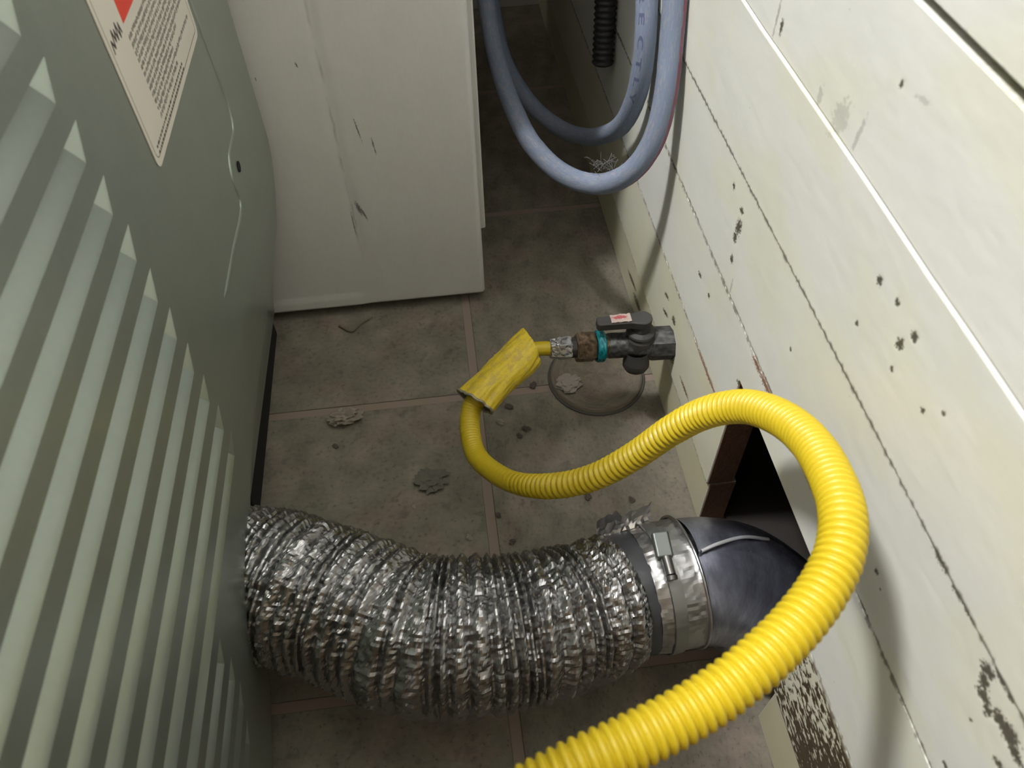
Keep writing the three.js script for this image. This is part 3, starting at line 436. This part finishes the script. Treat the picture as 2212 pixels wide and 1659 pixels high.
// ---------------------------------------------------------------- foil duct
const foil = std({ color: rgb(0.33, 0.33, 0.335), metalness: 1, roughness: 0.27, flatShading: true });
const AX = (x) => V(x, 0.0955 - 0.02 * (x - 0.125), -0.2465 - 0.12 * (x - 0.125));
{
  const path = [[-0.212, 0.111, -0.289], [-0.19, 0.111, -0.287], [-0.155, 0.112, -0.277], [-0.1, 0.114, -0.250], [-0.04, 0.116, -0.2225], [0.035, 0.112, -0.2225], [0.075, 0.104, -0.2325], [0.1005, 0.0985, -0.240]].map(a => V(...a));
  const g = thing('foil_duct', 'crinkled silver foil dryer duct running from the dryer to the wall', 'duct');
  const warp = (s) => s + 0.012 * n2(s * 11, 2) + 0.005 * n2(s * 31, 5), pitch = 0.0088, nS = 300, nR = 170;
  const geo = sweep(path, nS, nR, (t, s, th) => {
    const ph = warp(s) / pitch * Math.PI * 2 + th * 1.0, w = 0.5 + 0.5 * Math.cos(ph);
    const cx = Math.cos(th), sx = Math.sin(th), R = lerp(0.0575, 0.0515, smooth(0.55, 1, t)) - 0.010 * smooth(0.982, 1, t) * smooth(0.982, 1, t);
    const cr = Math.abs(n3(cx * 6, sx * 6, s * 70)) * 0.0017 + Math.abs(n3(cx * 13 + 4, sx * 13, s * 150)) * 0.0009 + 0.0001 * n3(cx * 26, sx * 26, s * 330);
    const deep = 0.0046 * (1 - Math.pow(w, 0.5)), fl = 0.0016 * n3(cx * 2, sx * 2, s * 18);
    return R - deep - cr + fl;
  });
  mesh('foil_sleeve', geo.toNonIndexed(), foil, g);
  geo.dispose;
  // smoother foil cuff, torn up at the far side
  const cuffA = AX(0.106), cuffB = AX(0.1515); const dark = std({ color: rgb(0.10, 0.105, 0.115), metalness: 0.7, roughness: 0.45 });
  mesh('neck_band', lathe([[0.0468, -0.006], [0.0472, 0.004], [0.0472, 0.018], [0.046, 0.022]], AX(0.099), AX(0.2), 64), dark, g);
  const cuff = sweep([AX(0.1165), AX(0.128), AX(0.14), AX(0.1525)], 60, 120, (t, s, th) => { const cx = Math.cos(th), sx = Math.sin(th); return 0.0490 + 0.0008 * n3(cx * 2.5, sx * 2.5, s * 30) - 0.0007 * Math.abs(n3(cx * 6, sx * 6, s * 60)) - 0.0012 * smooth(0.25, 0.0, t) + 0.0008 * smooth(0.86, 1, t); });
  mesh('foil_cuff', cuff.toNonIndexed(), std({ color: rgb(0.42, 0.42, 0.425), metalness: 1, roughness: 0.36, flatShading: true }), g);
  // torn foil flap standing up behind the clamp
  const fl = new THREE.PlaneGeometry(0.046, 0.016, 14, 5), fp = fl.attributes.position; for (let i = 0; i < fp.count; i++) { const x = fp.getX(i), y = fp.getY(i), e = 0.0012 * n2(x * 130, y * 130), ed = (y + 0.007) / 0.014; fp.setXYZ(i, x, y * (1 + 0.25 * n2(x * 120, 1)) + 0.006 * ed * (x / 0.018 < -0.3 ? 0.5 : -0.2), e + 0.010 * ed * ed); }
  const fg = mergeGeometries([fl.toNonIndexed()]); fg.computeVertexNormals(); fg.rotateX(-0.9); fg.rotateY(0.32); const fc = AX(0.108); fg.translate(fc.x + 0.002, fc.y + 0.034, fc.z - 0.044);
  mesh('torn_flap', fg, std({ color: rgb(0.62, 0.6, 0.58), metalness: 1, roughness: 0.35, flatShading: true, side: THREE.DoubleSide }), g);

  const c = thing('hose_clamp', 'metal worm-drive clamp band with screw round the duct cuff', 'clamp');
  mesh('band', lathe([[0.0490, 0], [0.0502, 0.0004], [0.0502, 0.0098], [0.0490, 0.0102], [0.0490, 0]], AX(0.1255), AX(0.2), 72), std({ color: rgb(0.34, 0.35, 0.34), metalness: 0.95, roughness: 0.42 }), c);
  const ang = (a, r, x) => AX(x).add(V(0, Math.sin(a) * r, Math.cos(a) * r * 1));
  mesh('housing', (() => { const b = new RoundedBoxGeometry(0.0125, 0.0065, 0.020, 3, 0.002); b.rotateX(0.72); const p = ang(1.72, 0.0535, 0.130); b.rotateX(-0.55); b.translate(p.x, p.y, p.z); return b; })(), std({ color: rgb(0.20, 0.22, 0.21), metalness: 0.8, roughness: 0.45 }), c);
  const s0 = ang(1.52, 0.0555, 0.130), s1 = ang(1.28, 0.056, 0.1305);
  mesh('screw', mergeGeometries([along(cyl(0.0036, 0.0036, s0.distanceTo(s1), 20), s0, s1), along(cyl(0.0044, 0.0044, 0.003, 6), s1, s1.clone().add(V(0, -0.0012, 0.0035)))]), std({ color: rgb(0.16, 0.155, 0.145), metalness: 0.8, roughness: 0.4 }), c);
}
// ---------------------------------------------------------------- metal elbow into the wall
{
  const g = thing('duct_elbow', 'dull galvanised metal elbow entering the cut hole in the wall', 'pipe');
  const zinc = dataTex(512, 256, (u, v) => { const a = fbm(u * 9, v * 9, 4), b = fbm(u * 40, v * 40, 2); const c = 0.60 + 0.10 * a + 0.05 * b; return [c * 0.96, c * 0.98, c * 1.09]; }, true), zr = dataTex(256, 256, (u, v) => { const c = 0.62 + 0.25 * fbm(u * 8, v * 8, 4); return [c, c, c]; }, false);
  zinc.repeat.set(9, 1);
  const zm = std({ map: zinc, roughnessMap: zr, roughness: 0.5, metalness: 0.9, side: THREE.DoubleSide });
  const bend = [V(0.150, 0.094, -0.2493), V(0.17, 0.0915, -0.2495), V(0.19, 0.084, -0.2465), V(0.21, 0.0705, -0.2385), V(0.232, 0.0505, -0.225)];
  const seamAt = (t) => 0.04 - 0.36 * smooth(0, 0.45, t) + 0.22 * smooth(0.45, 1, t);   // angle of the folded lock seam from the top; the sheet above it lies over the one below
  const pipe = sweep(bend, 40, 220, (t, s, th) => { const a = (th - seamAt(t) + Math.PI * 4) % (Math.PI * 2); return 0.0486 + 0.0026 * smooth(Math.PI * 2 - 0.9, Math.PI * 2 - 0.02, a); }, { up: V(0, 1, 0) });
  mesh('pipe', pipe, zm, g);
  mesh('rim_bead', lathe(Array.from({ length: 13 }, (_, i) => { const a = i / 12 * Math.PI * 2; return [0.0502 + 0.0013 * Math.cos(a), 0.0013 * Math.sin(a)]; }), AX(0.1515), AX(0.2), 72), std({ color: rgb(0.5, 0.5, 0.52), metalness: 1, roughness: 0.3 }), g);
  // folded lock seam along the top
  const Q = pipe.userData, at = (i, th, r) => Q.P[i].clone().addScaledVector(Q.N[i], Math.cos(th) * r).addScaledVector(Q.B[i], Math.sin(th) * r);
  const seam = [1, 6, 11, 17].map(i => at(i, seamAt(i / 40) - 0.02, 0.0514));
  mesh('lock_seam', sweep(seam, 30, 8, (t, s, th) => [0.0010 * Math.cos(th), 0.0015 * Math.sin(th), 0], { up: V(0, 1, 0) }), std({ color: rgb(0.75, 0.75, 0.78), metalness: 0.7, roughness: 0.4 }), g);  // seam paler than the pipe, its lit edge put into the colour
}
// ---------------------------------------------------------------- round cover and litter on the floor
{
  const pm = std({ map: tileTex[1], color: rgb(0.86, 0.82, 0.80), roughness: 0.7 });
  const c = thing('floor_plate', 'round flat cover plate on the floor under the gas valve', 'plate');
  mesh('disc', new THREE.LatheGeometry([[0, 0.0072], [0.035, 0.0072], [0.047, 0.0066], [0.0500, 0.0048], [0.051, 0]].map(a => new THREE.Vector2(...a)), 56).translate(0.145, 0.0002, -0.537), pm, c);
  mesh('rim', new THREE.TorusGeometry(0.0515, 0.0015, 8, 72).rotateX(Math.PI / 2).translate(0.145, 0.0010, -0.537), std({ color: rgb(0.07, 0.068, 0.06), roughness: 0.7 }), c);
  const crumple = (r, sx, sy, sz, seed, k) => { const g = new THREE.IcosahedronGeometry(1, 4), p = g.attributes.position; for (let i = 0; i < p.count; i++) { const v = V(p.getX(i), p.getY(i), p.getZ(i)); const d = 1 + k * n3(v.x * 1.7 + seed, v.y * 1.7, v.z * 1.7) + k * 0.5 * n3(v.x * 5, v.y * 5 + seed, v.z * 5); p.setXYZ(i, v.x * d * sx * r, v.y * d * sy * r, v.z * d * sz * r); } g.computeVertexNormals(); g.computeBoundingBox(); return g.translate(0, -g.boundingBox.min.y, 0); };
  const place = (g, x, z, turn = 0) => g.rotateY(turn).translate(x, 0, z);
  const scrap = std({ color: rgb(0.25, 0.22, 0.175), roughness: 0.9, flatShading: true }), lintM = std({ color: rgb(0.13, 0.125, 0.10), roughness: 1 }), dk = std({ color: rgb(0.09, 0.075, 0.06), roughness: 1 });
  tag(mesh('paper_scrap', place(crumple(0.016, 1, 0.36, 0.5, 3, 0.55), -0.128, -0.514, 0.2), scrap), 'crumpled beige scrap lying on the pale floor joint', 'litter');
  tag(mesh('lint_clump', place(crumple(0.013, 1, 0.16, 0.75, 8, 0.7), -0.0426, -0.4272), lintM), 'dark lint clump on the floor tile in front of the foil duct', 'litter');
  tag(mesh('plaster_lump', place(crumple(0.012, 1, 0.3, 0.9, 15, 0.4), 0.112, -0.525), std({ color: rgb(0.26, 0.235, 0.21), roughness: 0.95, flatShading: true })).translateY(0.0055), 'small greyish lump lying on the round floor plate', 'litter');
  const tw = sweep([V(-0.137, 0.002, -0.654), V(-0.122, 0.003, -0.642), V(-0.112, 0.0035, -0.652), V(-0.098, 0.003, -0.662)], 40, 6, (t) => 0.0013 * (1.05 - 0.5 * t));
  tag(mesh('twig', tw, std({ color: rgb(0.16, 0.13, 0.09), roughness: 0.9 })), 'thin bent twig on the floor under the washer edge', 'litter');
  const r = rng(21), bits = [[-0.1375, -0.4822, .003], [0.0458, -0.509, .004], [0.1087, -0.3884, .0035], [0.034, -0.49, .004], [0.06, -0.478, .004], [0.052, -0.47, .003], [0.02, -0.38, .003], [-0.01, -0.36, .003], [0.1, -0.42, .003], [0.13, -0.41, .003], [0.075, -0.535, .004], [-0.06, -0.4, .002], [0.03, -0.35, .003], [0.15, -0.38, .003]];
  bits.forEach((b, i) => { const m = mesh('debris_crumb', place(crumple(b[2], 1, 0.25, 0.7, i * 4.1, 0.6), b[0], b[1], r() * 6), i % 4 === 3 ? scrap : dk); tag(m, 'tiny dark crumb of dirt lying loose on the floor tiles', 'litter', 'loose crumbs on the floor'); });
}

renderer.render(scene, camera);
